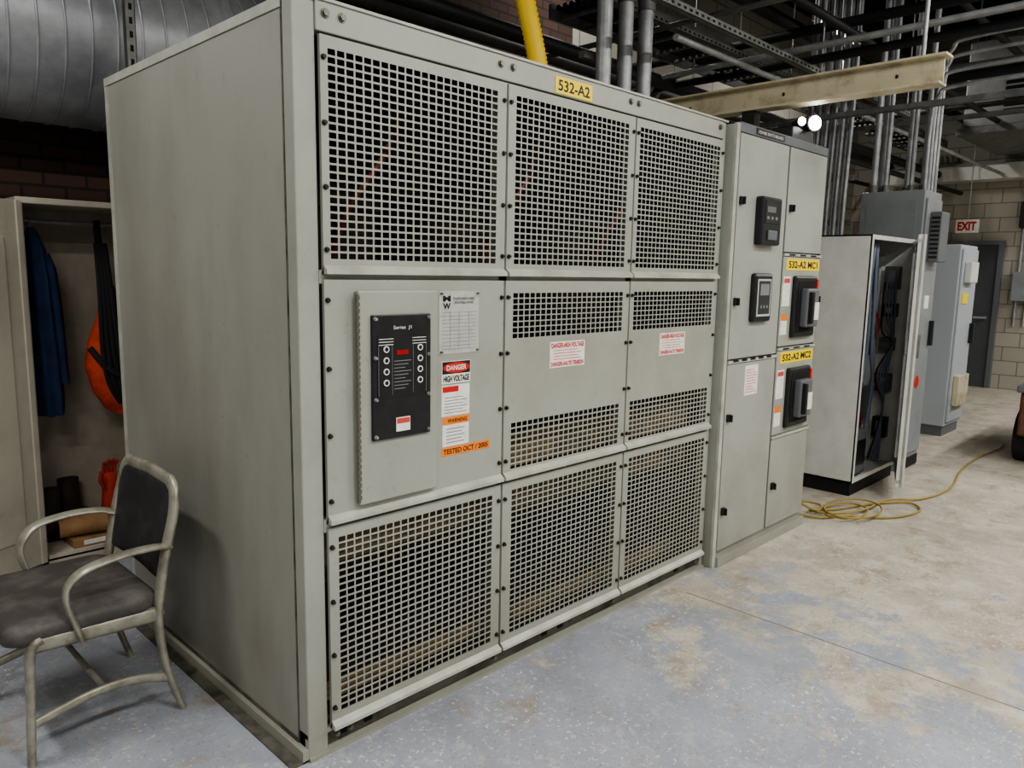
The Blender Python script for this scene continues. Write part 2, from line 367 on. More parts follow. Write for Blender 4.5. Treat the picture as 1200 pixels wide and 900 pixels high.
b.box(1.072,1.288,-0.0085,-0.006,2.190,2.250,'yellow_label')
for x in (1.072,1.826):
    b.box(x,x+0.212,Y,-0.012,1.16,1.262,'label_white')
    for k in range(4): b.box(x+0.02,x+0.19-0.02*(k%2),Y-0.0006,Y,1.192+0.0115*k,1.1945+0.0115*k,'red_pink')
tr=b.build()
text(tr,'tag_text','532-A2','black_ink',1.18,-0.009,2.22,0.185,0.040,bold=0.02)
text(tr,'danger_text','DANGER','label_white',0.59,Y-0.0016,1.202,0.09,0.018,bold=0.02)
text(tr,'voltage_text','HIGH VOLTAGE','black_ink',0.59,Y-0.0008,1.164,0.118,0.022,bold=0.04)
text(tr,'warning_text','WARNING','black_ink',0.595,Y-0.0016,1.018,0.09,0.015,bold=0.02)
text(tr,'tested_text','TESTED OCT / 2005','black_ink',0.638,Y-0.001,0.910,0.21,0.018,bold=0.015)
text(tr,'series_text','Series  J1','white_print',0.337,-0.0448,1.35,0.07,0.014)
text(tr,'plate_logo','M','black_ink',0.545,Y-0.001,1.437,0.034,0.020,bold=0.04);text(tr,'plate_logo_lower','W','black_ink',0.545,Y-0.001,1.412,0.034,0.020,bold=0.04)
text(tr,'plate_maker','TRANSFORMER WORKS\nINDUSTRIAL POWER','black_ink',0.622,Y-0.001,1.43,0.10,0.022)
for i,x in enumerate((1.178,1.932)):
    text(tr,'danger_high_voltage','DANGER-HIGH VOLTAGE','red_label',x,Y-0.0006,1.247,0.198,0.020,bold=0.04);text(tr,'danger_haute_tension','DANGER-HAUTE TENSION','red_label',x,Y-0.0006,1.174,0.198,0.018,bold=0.04)
# ------------------------------------------------------------------ switchgear
b=B('switchgear_cabinet');gp='paint_gear';F=-0.05
gmap=lambda v:(2.352+(v[0]-2.352)*0.92,v[1],v[2] if v[2]<1.95 else 1.95+(v[2]-1.95)*0.82)
b.map=gmap
b.box(2.352,3.52,F+0.012,1.40,0.0,2.33,gp,0.003)
b.box(2.352,2.385,F-0.004,F+0.012,0.0,2.335,'paint_lip',0.002)
b.box(2.385,3.52,F-0.02,F+0.012,0.0,0.055,'paint_grey',0.003)
b.box(2.385,3.52,F-0.004,F+0.012,2.287,2.345,'encl_dark',0.003);b.box(2.56,2.90,F-0.007,F-0.003,2.297,2.335,'black_plastic')
def pnl(x0,x1,z0,z1): b.box(x0,x1,F-0.006,F+0.012,z0,z1,gp,0.003)
pnl(2.392,2.970,1.105,2.282);pnl(2.392,2.970,0.085,1.080)
pnl(2.990,3.510,1.665,2.282);pnl(2.990,3.510,1.140,1.640);pnl(2.990,3.510,0.630,1.115);pnl(2.990,3.510,0.085,0.605)
for x in (2.387,2.980,3.515): b.box(x-0.004,x+0.004,F-0.001,F+0.011,0.085,2.28,'inner_dark')
for z in (1.650,1.125,0.617): b.box(2.985,3.515,F-0.012,F,z-0.007,z+0.007,'paint_lip')
b.box(2.39,2.972,F-0.012,F,1.083,1.098,'paint_lip')
for k in range(5): b.box(2.44+0.1*k,2.50+0.1*k,F-0.013,F-0.004,1.089,1.099,'inner_dark')
for z in (1.650,1.125):
    for k in range(3): b.box(3.05+0.15*k,3.13+0.15*k,F-0.014,F-0.004,z-0.004,z+0.004,'inner_dark')
b.box(2.60,2.83,F-0.05,F,1.69,1.935,'black_plastic',0.012);b.box(2.625,2.805,F-0.053,F-0.049,1.80,1.915,'steel_dark');b.box(2.64,2.74,F-0.055,F-0.052,1.855,1.885,'encl_dark')
b.box(2.66,2.77,F-0.058,F-0.05,1.715,1.765,'encl_dark',0.004)
for k in range(3): b.box(2.64+0.05*k,2.665+0.05*k,F-0.055,F-0.052,1.82,1.835,'grey_print')
b.box(2.595,2.81,F-0.035,F,1.29,1.545,'black_plastic',0.015);b.box(2.622,2.783,F-0.037,F-0.034,1.32,1.515,'encl_in');b.box(2.634,2.772,F-0.0385,F-0.036,1.332,1.505,'glass_dark');b.box(2.65,2.755,F-0.040,F-0.038,1.43,1.49,'grey_print')
for k in range(3): b.cyl((2.665+0.035*k,F-0.038,1.37),(2.665+0.035*k,F-0.042,1.37),0.009,'grey_print',10)
for z0 in (1.185,0.660):
    z1=z0+0.35
    b.box(3.13,3.44,F-0.030,F,z0,z1,'black_plastic',0.012)
    b.box(3.16,3.41,F-0.032,F-0.029,z0+0.03,z1-0.03,'inner_dark')
    b.box(3.20,3.37,F-0.075,F-0.030,z0+0.06,z1-0.07,'encl_dark',0.01)
    b.box(3.215,3.245,F-0.10,F-0.07,z0+0.08,z1-0.09,'black_matte',0.006)
    b.box(3.30,3.36,F-0.08,F-0.074,z0+0.10,z0+0.20,'label_white');b.box(3.42,3.445,F-0.035,F-0.028,z0+0.20,z1-0.02,'red_label')
    b.box(3.00,3.085,F-0.008,F-0.006,z0+0.02,z0+0.13,'label_white');b.box(3.00,3.085,F-0.009,F-0.008,z0+0.10,z0+0.135,'orange_label')
    b.box(3.00,3.10,F-0.008,F-0.006,z0+0.18,z0+0.30,'label_white');b.box(3.00,3.10,F-0.009,F-0.008,z0+0.30,z0+0.345,'label_white');b.box(3.01,3.09,F-0.010,F-0.009,z0+0.31,z0+0.335,'red_pink')
    b.box(3.03,3.50,F-0.008,F-0.006,z0+0.380,z0+0.445,'yellow_label')
b.box(2.595,2.75,F-0.008,F-0.006,0.90,1.06,'label_white')
for k in range(9): b.box(2.61,2.735-0.02*(k%3),F-0.009,F-0.008,0.915+0.015*k,0.918+0.015*k,'red_pink')
for x,z in ((2.425,1.90),(2.425,1.40),(2.425,0.80),(2.425,0.30),(2.99+0.045,0.33),(3.49,1.40),(3.03,1.90)):
    b.box(x-0.016,x+0.016,F-0.022,F-0.004,z-0.02,z+0.02,'black_plastic',0.004);b.box(x-0.005,x+0.005,F-0.034,F-0.02,z-0.018,z+0.018,'black_matte')
sg=b.build()
text(sg,'label_mc1','532-A2 MC1','black_ink',3.192,F-0.0085,1.5975,0.38,0.040,bold=0.03)
text(sg,'label_mc2','532-A2 MC2','black_ink',3.192,F-0.0085,1.0725,0.38,0.040,bold=0.03)
text(sg,'maker_text','POWER SWITCHBOARD','white_print',2.70,F-0.0075,2.249,0.27,0.015)
ZS=2.276
# ------------------------------------------------------------------ open enclosure
b=B('open_electrical_enclosure');w='encl_white'
x0,x1,y0,y1,z0,z1=4.25,5.13,-0.05,0.36,0.10,1.82
b.box(x0+0.02,x1-0.02,y0+0.02,y1,0,z0,'black_matte')
b.box(x0,x0+0.01,y0,y1,z0,z1,w);b.box(x1-0.01,x1,y0,y1,z0,z1,w);b.box(x0,x1,y1-0.01,y1,z0,z1,w);b.box(x0,x1,y0,y1,z1-0.01,z1,w);b.box(x0,x1,y0,y1,z0,z0+0.01,w)
for a in ((x0,x0+0.03,z0,z1),(x1-0.03,x1,z0,z1),(x0+0.03,x1-0.03,z0,z0+0.03),(x0+0.03,x1-0.03,z1-0.03,z1)): b.box(a[0],a[1],y0-0.002,y0+0.01,a[2],a[3],w)
b.box(x0+0.05,x1-0.05,y1-0.05,y1-0.04,z0+0.08,z1-0.08,'encl_in')
b.box(x0+0.011,x0+0.015,y0+0.02,y1-0.02,z0+0.02,z1-0.02,'encl_dark')
for a in ((4.36,4.60,1.35,1.65,'black_plastic'),(4.66,4.98,1.42,1.62,'encl_dark'),(4.36,4.62,0.28,0.75,'black_plastic'),(4.40,4.56,0.85,1.05,'cable_grey'),(4.70,5.0,0.45,0.70,'encl_grey'),(4.72,4.95,0.95,1.2,'black_plastic')):
    b.box(a[0],a[1],y1-0.22,y1-0.05,a[2],a[3],a[4],0.006)
b.box(4.32,4.55,-0.02,0.12,0.13,0.45,'encl_dark',0.006);b.box(4.34,4.53,-0.025,-0.02,0.20,0.38,'black_plastic');b.box(4.32,4.45,0.0,0.12,0.50,0.80,'black_plastic',0.006)
for k,(za,zb,mm) in enumerate(((1.45,1.62,'encl_dark'),(1.24,1.34,'black_plastic'),(0.98,1.08,'galv_dull'),(0.66,0.80,'encl_dark'),(0.30,0.46,'black_plastic'))):
    b.box(5.04,5.118,0.02,0.12,za,zb,mm,0.004);b.box(5.035,5.04,0.04,0.09,za+0.03,zb-0.03,'label_white' if k%2 else 'grey_print')
b.box(5.08,5.118,0.16,0.22,0.2,1.7,'encl_white')
b.box(4.34,5.05,y1-0.09,y1-0.05,1.26,1.32,'galv_dull');b.box(4.34,5.05,y1-0.09,y1-0.05,0.78,0.83,'galv_dull')
for k in range(9):
    xx=4.40+0.065*k
    b.tube(smooth_pts([(xx,0.18,1.36),(xx+0.02*(k%3),0.10,1.15),(4.62+0.03*(k%4),0.10+0.01*k,0.9),(4.60+0.02*k,0.12,0.55),(4.5+0.05*k,0.15,0.13)],5),0.008,['cable_grey','black_matte','red_label'][k%3],6)
for k in range(5):
    b.tube(smooth_pts([(5.0,0.02+0.02*k,1.50),(4.93,-0.01+0.02*k,1.3-0.04*k),(4.98,0.0,1.05),(4.9,0.02*k,0.8),(4.98,0.03,0.55),(4.95,0.02+0.02*k,0.14)],6),0.007,['cable_grey','cable_grey','cable_grey','galv_dull','black_matte'][k],6)
b.tube(smooth_pts([(4.55,0.02,1.77),(4.50,-0.01,1.4),(4.56,0.0,1.0),(4.68,0.02,0.72),(4.62,0.05,0.12)],6),0.014,'cable_grey',8)
b.tube(smooth_pts([(4.50,0.02,1.77),(4.42,0.0,1.5),(4.46,0.0,1.2),(4.50,0.02,0.9),(4.45,0.03,0.6)],6),0.014,'cable_grey',8)
hx,hy,fx,fy=5.13,-0.065,4.39,-0.322
d=Vector((fx-hx,fy-hy,0));L=d.length;ang=math.atan2(d.y,d.x);M=Matrix.Translation((hx,hy,0))@Matrix.Rotation(ang,4,'Z')
b.box(0,L,-0.012,0.012,z0,z1,w,0.003,M)
b.box(0.03,L-0.0,-0.03,-0.012,z0+0.03,z0+0.05,w,0,M);b.box(0.03,L,-0.03,-0.012,z1-0.05,z1-0.03,w,0,M);b.box(L-0.02,L,-0.03,0.02,z0,z1,w,0.002,M)
b.box(L-0.08,L-0.03,0.012,0.04,1.0,1.16,'galv_dull',0.004,M);b.box(L-0.06,L-0.05,-0.05,-0.012,0.3,1.7,'galv',0,M);b.box(L-0.09,L-0.03,-0.05,-0.012,1.02,1.12,'galv',0.004,M)
for z in (0.4,1.5): b.cyl((hx,hy,z),(hx,hy,z+0.08),0.012,'galv')
b.build()
# ------------------------------------------------------------------ tall grey cabinet
b=B('tall_control_cabinet')
b.box(5.25,5.66,-0.05,0.42,0.0,2.20,'encl_grey',0.006)
b.box(5.28,5.63,-0.068,-0.05,0.14,2.14,'encl_grey',0.005);b.box(5.28,5.63,-0.06,-0.05,0.02,0.10,'black_matte')
b.box(5.245,5.252,0.0,0.37,0.10,2.12,'encl_grey')
b.box(5.36,5.56,-0.15,-0.068,1.66,2.04,'encl_dark',0.008)
for k in range(10): b.box(5.355,5.36,-0.14,-0.08,1.69+0.033*k,1.705+0.033*k,'black_matte')
b.box(5.24,5.245,0.05,0.12,1.10,1.16,'red_label')
b.box(5.40,5.50,-0.072,-0.068,1.30,1.40,'label_white');b.box(5.58,5.61,-0.10,-0.068,1.0,1.2,'black_plastic',0.004)
b.prism([(5.40+0.05*math.cos(a*math.pi/4),0.72+0.05*math.sin(a*math.pi/4)) for a in range(8)],'y',-0.072,-0.068,'red_label')
b.build()
# ------------------------------------------------------------------ further cabinet
b=B('floor_standing_control_cabinet')
b.box(7.05,7.62,0.13,0.70,0.10,1.86,'encl_blue',0.01);b.box(7.07,7.60,0.15,0.68,0.0,0.10,'encl_dark')
b.box(7.08,7.59,0.11,0.13,0.14,1.82,'encl_blue',0.006);b.box(7.15,7.40,0.05,0.11,1.50,1.70,'encl_white',0.01)
b.box(7.15,7.33,0.102,0.11,1.30,1.40,'yellow_label');b.box(7.52,7.55,0.07,0.11,0.9,1.1,'black_plastic')
b.box(7.15,7.5,0.06,0.11,0.3,0.6,'beam_cream',0.008)
for k in range(3): b.box(7.046,7.05,0.35,0.40,0.9+0.2*k,0.96+0.2*k,'black_matte')
b.build()
# ------------------------------------------------------------------ exit sign
b=B('exit_sign');b.box(10.86,10.92,0.93,1.21,2.17,2.35,'label_white',0.006);b.cyl((10.89,1.07,2.35),(10.89,1.07,ZC),0.008,'galv');es=b.build()
text(es,'exit_text','EXIT','red_label',10.857,1.07,2.26,0.23,0.12,facing='x',bold=0.04)
# ------------------------------------------------------------------ overhead beam
b=B('steel_beam')
bx,bz=3.12,2.48
b.box(bx,bx+0.012,-0.72,1.6,bz,bz+0.13,'beam_cream');b.box(bx-0.05,bx+0.06,-0.74,1.6,bz+0.125,bz+0.137,'beam_cream',0.002);b.box(bx-0.05,bx+0.06,-0.72,1.6,bz-0.006,bz+0.006,'beam_cream',0.002)
for y in (-0.5,0.1,0.7): b.bolt(bx,y,bz+0.065,0.008,'bolt_dark')
b.cyl((bx,-0.62,bz+0.137),(bx,-0.62,ZC),0.01,'galv');b.box(bx-0.03,bx+0.04,0.25,0.33,ZS,bz-0.006,'steel_dark');b.box(bx-0.03,bx+0.04,1.3,1.36,ZS,bz-0.006,'steel_dark')
b.build()
b=B('emergency_light')
b.box(3.10,3.38,0.02,0.14,ZS,ZS+0.09,'black_plastic',0.006)
for x,z,r in ((3.15,2.385,0.022),(3.32,2.40,0.040)):
    b.cyl((x,0.06,ZS+0.08),(x,0.03,z),0.008,'bolt_dark');b.cyl((x,0.04,z),(x-0.03,-0.02,z),r*0.7,'black_plastic',16,r*1.3);b.cyl((x-0.0305,-0.0205,z),(x-0.033,-0.025,z),r,'lamp_glow',16)
b.build()
# ------------------------------------------------------------------ conduits
b=B('rising_conduits')
for i,x in enumerate((2.50,2.70,2.90)):
    yy=0.9
    b.cyl((x,yy,ZS),(x,yy,ZC),0.045,'galv',20);b.cyl((x,yy,ZS),(x,yy,2.40),0.055,'galv_dull',20);b.cyl((x,yy,3.1),(x,yy,3.17),0.052,'galv_dull',20)
b.box(2.40,3.02,0.96,1.0,2.75,2.79,'galv_dull');b.build()
b=B('conduit_bundle')
for i in range(12):
    y=0.52+0.033*i;x=5.16+0.02*(i%2)
    b.tube([(x,y,0.0),(x,y,2.1),(x,y-0.02,3.0),(x,y-0.02,ZC)],0.0165,'galv',10)
for z in (1.95,2.3,3.1): b.box(5.205,5.235,0.48,0.92,z,z+0.04,'galv_dull')
b.build()
b=B('cabinet_top_conduits')
for x,y,r in ((5.33,0.36,0.025),(5.36,0.28,0.018),(5.45,0.12,0.018),(5.50,0.05,0.02),(5.45,0.34,0.03),(5.6,0.2,0.022)):
    b.cyl((x,y,2.2),(x,y,4.99),r,'galv',12);b.cyl((x,y,2.2),(x,y,2.26),r*1.4,'galv_dull',12)
for k in range(4):
    z=2.95+0.13*k;b.tube(smooth_pts([(5.35+0.08*k,-0.01,2.2),(5.35+0.08*k,-0.01,z-0.25),(5.35+0.08*k,-0.05,z-0.06),(5.35+0.08*k,-0.2,z),(5.35+0.08*k,-1.2,z+0.01),(5.35+0.08*k,-4,z+0.01)],6),0.015,'galv',8)
b.box(5.30,5.66,0.40,0.44,2.6,2.64,'galv_dull');b.build()
b=B('flexible_hose')
pts=smooth_pts([(1.66,0.60,2.274),(1.65,0.62,2.5),(1.60,0.70,2.9),(1.55,0.85,3.5),(1.5,1.0,4.99)],34)
b.tube(pts,0.042,'hose_yellow',20,radii=[1+0.13*(i%2) for i in range(len(pts))]);b.build()
b=B('ceiling_pipes')
for y,z,r,m in ((0.75,2.95,0.02,'galv'),(1.3,2.75,0.03,'black_pipe'),(1.55,3.0,0.05,'black_pipe'),(2.3,3.2,0.06,'steel_dark'),(0.4,3.3,0.03,'black_pipe'),(0.0,3.7,0.03,'black_pipe'),(-0.4,3.9,0.03,'galv_dull'),(-0.9,4.1,0.04,'black_pipe'),(1.1,3.6,0.05,'black_pipe'),(2.6,2.95,0.03,'steel_dark')):
    xs=1.4 if y>1.2 else 3.0 if z<3.2 else 1.0
    b.cyl((xs,y,z),(11.3,y,z),r,m,12)
for x,z,r,m in ((3.5,3.2,0.02,'galv_dull'),(4.2,3.0,0.03,'black_pipe'),(5.0,3.45,0.04,'black_pipe'),(6.3,3.3,0.03,'galv_dull'),(7.5,3.5,0.05,'black_pipe'),(8.5,3.4,0.03,'steel_dark')):
    b.cyl((x,-5.9,z),(x,2.8,z),r,m,12)
for k in range(3):
    x=4.0+0.12*k;b.tube(smooth_pts([(x,1.8,2.3),(x,1.8,2.8),(x,1.72,2.95),(x,1.5,3.02+0.03*k),(x,0.5,3.03+0.03*k),(x,-2.5,3.05+0.03*k)],6),0.018,'galv',8)
b.build()
b=B('strut_channels')
def strut(p0,p1,s=0.041,m='galv_dull'):
    p0=Vector(p0);p1=Vector(p1);L=(p1-p0).length;t=(p1-p0)/L
    M=Matrix.Translation(p0)@t.to_track_quat('X','Z').to_matrix().to_4x4()
    b.box(0,L,-s/2,s/2,-s/2,-s/2+0.003,m,0,M);b.box(0,L,-s/2,-s/2+0.003,-s/2,s/2,m,0,M);b.box(0,L,s/2-0.003,s/2,-s/2,s/2,m,0,M)
    n=int(L/0.06)
    for k in range(n): b.box(0.02+k*0.06,0.048+k*0.06,-s/2-0.0006,-s/2,-0.007,0.007,'inner_dark',0,M)
strut((2.2,0.45,2.95),(6.5,0.45,2.95));strut((2.0,1.2,3.25),(9,1.2,3.25));strut((4.9,-3.5,2.75),(4.9,2.7,2.75));strut((6.9,-4,3.0),(6.9,2.7,3.0))
for x,y,z in ((2.3,0.45,2.95),(4.4,0.45,2.95),(6.2,0.45,2.95),(4.9,1.8,2.75),(4.9,-0.9,2.75),(6.9,0.6,3.0),(6.9,-1.2,3.0)): b.cyl((x,y,z),(x,y,ZC),0.006,'galv')
b.build()
b=B('strut_hanger');strut((0.24,1.85,2.05),(0.24,1.85,4.98));b.build()
b=B('cable_tray')
for y in (1.45,1.95): b.box(3.2,11,y,y+0.02,3.35,3.45,'galv_dull')
for k in range(26): b.box(3.3+0.3*k,3.33+0.3*k,1.46,1.96,3.36,3.38,'galv_dull')
for k in range(7): b.tube([(3.2,1.52+0.06*k,3.41),(7,1.54+0.06*k,3.42),(11,1.52+0.06*k,3.41)],0.02,'black_matte',8)
for x in (3.5,6,8.5): b.cyl((x,1.44,3.4),(x,1.44,ZC),0.006,'galv');b.cyl((x,1.98,3.4),(x,1.98,ZC),0.006,'galv')
b.build()
# ------------------------------------------------------------------ spiral duct
b=B('spiral_duct')
R0,cy,cz=0.42,2.37,2.63
b.tube([(-4.45,cy,cz),(1.25,cy,cz)],R0,'duct_metal',72)
h=[];pitch=0.11;n=int(5.7/pitch)*36
for i in range(n+1):
    a=2*math.pi*i/36;h.append((-4.45+pitch*i/36,cy+(R0+0.001)*math.cos(a),cz+(R0+0.001)*math.sin(a)))
b.tube(h,0.006,'duct_metal',5)
for x in (-2.2,0.75,1.2): b.tube([(x,cy,cz),(x+0.05,cy,cz)],R0+0.012,'duct_metal',72)
b.cyl((0.0,cy,cz+R0),(0.0,cy,ZC),0.008,'galv');b.cyl((-2.0,cy,cz+R0),(-2.0,cy,ZC),0.008,'galv')
b.build()
b=B('air_handling_unit')
b.box(9.0,10.8,-1.4,0.75,3.25,4.2,'hvac',0.02);b.box(8.98,9.0,-0.35,0.35,3.4,3.9,'inner_dark')
for k in range(8): b.box(8.965,8.985,-0.35,0.35,3.42+0.06*k,3.44+0.06*k,'hvac')
b.box(8.95,10.85,-1.45,0.80,3.18,3.25,'galv_dull')
for x in (9.1,10.7):
    for y in (-1.35,0.7): b.cyl((x,y,4.2),(x,y,ZC),0.012,'galv')
b.build()
# ------------------------------------------------------------------ storage locker
b=B('storage_locker');lm='locker_beige'
a0,a1,c0,c1,zt=-0.16,0.95,2.26,2.80,1.84
b.box(a0,a0+0.02,c0,c1,0,zt,lm);b.box(a1-0.02,a1,c0,c1,0,zt,lm);b.box(a0,a1,c1-0.02,c1,0,zt,'locker_in');b.box(a0-0.01,a1+0.01,c0-0.01,c1,zt-0.03,zt,lm,0.004);b.box(a0,a1,c0,c1,0.04,0.07,'locker_in');b.box(a0,a1,c0,c0+0.02,0,0.05,lm)
b.cyl((a0,2.5,1.74),(a1,2.5,1.74),0.012,'galv')
def leaf(hx,hy,ang,L):
    M=Matrix.Translation((hx,hy,0))@Matrix.Rotation(math.radians(ang),4,'Z')
    b.box(0,L,-0.012,0.012,0.05,zt-0.02,lm,0.003,M);b.box(0.0,0.03,-0.02,0.02,0.05,zt-0.02,lm,0.003,M);b.box(0.10,L-0.08,0.012,0.02,0.2,1.65,lm,0.003,M);b.box(0.10,L-0.08,-0.02,-0.012,0.2,1.65,lm,0.003,M)
    for z in (0.3,1.0,1.6): b.cyl((hx,hy,z),(hx,hy,z+0.08),0.01,'galv')
leaf(a0,c0-0.02,207,0.55)
b.build()
def blob_rings(cx,cy,levels,wob,n=28,ph=0.0,fold=7):
    rings=[]
    for (z,rx,ry,ox) in levels:
        ring=[]
        for j in range(n):
            a=2*math.pi*j/n;k=1+wob*math.sin(fold*a+ph+z*3)*(1 if z<levels[-1][0] else 0.3)
            ring.append((cx+ox+rx*k*math.cos(a),cy+ry*k*math.sin(a),z))
        rings.append(ring)
    return rings
b=B('hanging_coat')
b.loft(blob_rings(-0.045,2.46,[(0.76,0.060,0.11,0.005),(0.85,0.068,0.12,0.0),(1.05,0.062,0.12,0.0),(1.25,0.058,0.12,-0.005),(1.45,0.052,0.13,-0.01),(1.6,0.042,0.11,-0.015),(1.68,0.026,0.05,-0.02),(1.71,0.012,0.02,-0.02)],0.14),'coat_blue')
b.loft(blob_rings(0.01,2.40,[(0.92,0.028,0.04,0.01),(1.05,0.032,0.045,0.0),(1.3,0.034,0.05,-0.01),(1.5,0.032,0.05,-0.025),(1.58,0.02,0.03,-0.035)],0.08,16),'coat_blue')
b.tube(smooth_pts([(-0.065,2.46,1.70),(-0.065,2.47,1.73),(-0.065,2.5,1.757),(-0.065,2.52,1.74)],4),0.003,'galv',6)
b.build()
b=B('harness_bag')
b.loft(blob_rings(0.28,2.44,[(0.72,0.03,0.03,0.04),(0.76,0.08,0.07,0.02),(0.86,0.12,0.10,0.0),(1.0,0.14,0.11,-0.01),(1.12,0.125,0.11,0.0),(1.25,0.085,0.08,0.01),(1.36,0.045,0.045,0.0),(1.42,0.02,0.02,0.0)],0.08,fold=5),'bag_orange')
for k in range(4):
    ox=0.026*k
    b.tube(smooth_pts([(0.22+ox*0.5,2.42,1.64),(0.20+ox*0.7,2.34,1.38),(0.19+ox*1.0,2.315,1.1),(0.21+ox*1.0,2.315,0.92),(0.27+ox*0.6,2.34,0.80)],8),0.014,'strap_black',6,r2=0.004,ref=(0,1,0))
b.tube(smooth_pts([(0.14,2.36,1.10),(0.22,2.305,0.98),(0.34,2.31,0.92)],6),0.016,'strap_black',6,r2=0.004,ref=(0,1,0))
b.tube(smooth_pts([(0.27,2.42,1.40),(0.25,2.45,1.55),(0.25,2.5,1.757)],4),0.018,'strap_black',6)
b.build()
b=B('paper_roll');b.tube([(-0.06,2.36,0.168),(0.16,2.32,0.172)],0.052,'cardboard',20);b.tube([(-0.0601,2.36,0.168),(-0.0615,2.36,0.168)],0.025,'inner_dark',14);b.build()
b=B('cardboard_box');b.box(-0.02,0.34,2.275,2.42,0.071,0.115,'cardboard',0.003);b.box(0.03,0.3,2.272,2.275,0.08,0.105,'label_white');b.build()
b=B('work_glove')
b.loft(blob_rings(0.24,2.50,[(0.071,0.04,0.035,0),(0.2,0.048,0.04,0),(0.32,0.038,0.03,0.0),(0.39,0.036,0.026,0.0)],0.05),'glove_red')
for k in range(4): b.tube(smooth_pts([(0.213+0.018*k,2.50,0.38),(0.21+0.020*k,2.49,0.43),(0.213+0.022*k,2.47,0.47-0.01*abs(k-1.5))],5),0.009,'glove_red',8)
b.tube(smooth_pts([(0.21,2.48,0.30),(0.18,2.46,0.36),(0.185,2.45,0.41)],5),0.010,'glove_red',8)
b.build()
def boot(name,x,y,z,ang,m='boot_brown'):
    b=B(name);M=Matrix.Translation((x,y,z))@Matrix.Rotation(ang,4,'Z');rings=[]
    for (t,h,wd) in ((0.0,0.09,0.032),(0.06,0.10,0.038),(0.12,0.085,0.04),(0.19,0.06,0.048),(0.25,0.05,0.045),(0.285,0.025,0.02)):
        rings.append([M@Vector((t,wd*math.cos(2*math.pi*j/14),0.02+h*0.5+h*0.5*math.sin(2*math.pi*j/14))) for j in range(14)])
    b.loft(rings,m)
    b.loft([[M@Vector((0.055+0.055*math.cos(2*math.pi*j/14),0.042*math.sin(2*math.pi*j/14),zz)) for j in range(14)] for zz in (0.06,0.14,0.28)],m)
    b.box(-0.01,0.28,-0.045,0.045,0.0,0.022,'rubber',0.006,M);return b.build()
boot('work_boot',-0.12,2.50,0.071,0.0);boot('work_boot',0.02,2.66,0.071,0.05)
# ------------------------------------------------------------------ armchair
b=B('armchair');cm='chair_metal';ya,yb=0.57,1.07
XF,XB=-0.62,-0.16
for y in (ya,yb):
    s=1 if y==ya else -1
    b.tube(smooth_pts([(XF,y,0.0),(XF+0.01,y,0.2),(XF+0.02,y,0.37),(XF+0.05,y,0.40)],6),0.016,cm,12,r2=0.026,ref=(0,1,0),radii=[0.75+0.25*i/18 for i in range(19)])
    b.tube(smooth_pts([(XB+0.0,y,0.0),(XB-0.045,y,0.16),(XB-0.065,y,0.32),(XB-0.06,y,0.42),(XB-0.03,y,0.58),(XB+0.0,y+0.002*s,0.70),(XB+0.014,y+0.020*s,0.775),(XB+0.018,y+0.06*s,0.803)],6),0.015,cm,12,r2=0.026,ref=(0,1,0),radii=[0.75+0.25*min(1,i/18) for i in range(43)])
    b.tube([(XF+0.03,y,0.385),(XB-0.06,y,0.37)],0.016,cm,10,r2=0.028)
    b.tube(smooth_pts([(XF+0.008,y,0.13),(-0.45,y,0.165),(-0.32,y,0.165),(XB-0.035,y,0.13)],5),0.010,cm,10,r2=0.016)
    yo=y-0.02*s
    b.tube(smooth_pts([(XB-0.025,y,0.595),(XB-0.08,yo,0.61),(-0.34,yo-0.01*s,0.612),(-0.44,yo-0.01*s,0.595),(-0.49,yo,0.555),(-0.50,yo,0.50),(-0.475,y-0.01*s,0.41),(-0.46,y-0.005*s,0.36)],8),0.028,cm,12,r2=0.010,ref=(0,0,1))
b.tube([(XB+0.018,ya+0.05,0.802),(XB+0.024,0.82,0.808),(XB+0.018,yb-0.05,0.802)],0.015,cm,12,r2=0.024)
b.tube([(XF+0.03,ya,0.38),(XF+0.03,yb,0.38)],0.016,cm,10);b.tube([(XB-0.06,ya,0.37),(XB-0.06,yb,0.37)],0.016,cm,10)
b.tube([(-0.40,ya,0.165),(-0.40,yb,0.165)],0.010,cm,10)
def rr(x0,x1,y0,y1,r,z,n=6,ins=0):
    out=[];x0+=ins;x1-=ins;y0+=ins;y1-=ins
    for cx,cy_,a0_ in ((x1-r,y1-r,0),(x0+r,y1-r,90),(x0+r,y0+r,180),(x1-r,y0+r,270)):
        for k in range(n+1):
            a=math.radians(a0_+90*k/n);out.append((cx+r*math.cos(a),cy_+r*math.sin(a),z))
    return out
b.loft([rr(-0.67,-0.215,0.555,1.085,0.06,z,ins=i) for z,i in ((0.385,0.02),(0.392,0.006),(0.415,0.0),(0.44,0.006),(0.453,0.025),(0.458,0.08))],'chair_vinyl')
def backpt(u,z,off):
    y=0.82+u*0.240; x=XB-0.052+(z-0.42)*0.19+0.02*(1-u*u)-0.005
    return (x+off,y,z)
rings=[]
for z,k in [(0.475,0.90),(0.485,0.97),(0.52,1.0),(0.62,1.0),(0.70,1.0),(0.765,0.99),(0.79,0.95),(0.797,0.85)]:
    th=0.02 if 0.48<z<0.795 else 0.006
    us=[-1+2*i/12 for i in range(13)]
    rings.append([backpt(u*k,z,-th*(1-0.6*abs(u)**6)) for u in us]+[backpt(u*k,z,th*(1-0.6*abs(u)**6)) for u in reversed(us)])
b.loft(rings,'chair_back')
b.build()
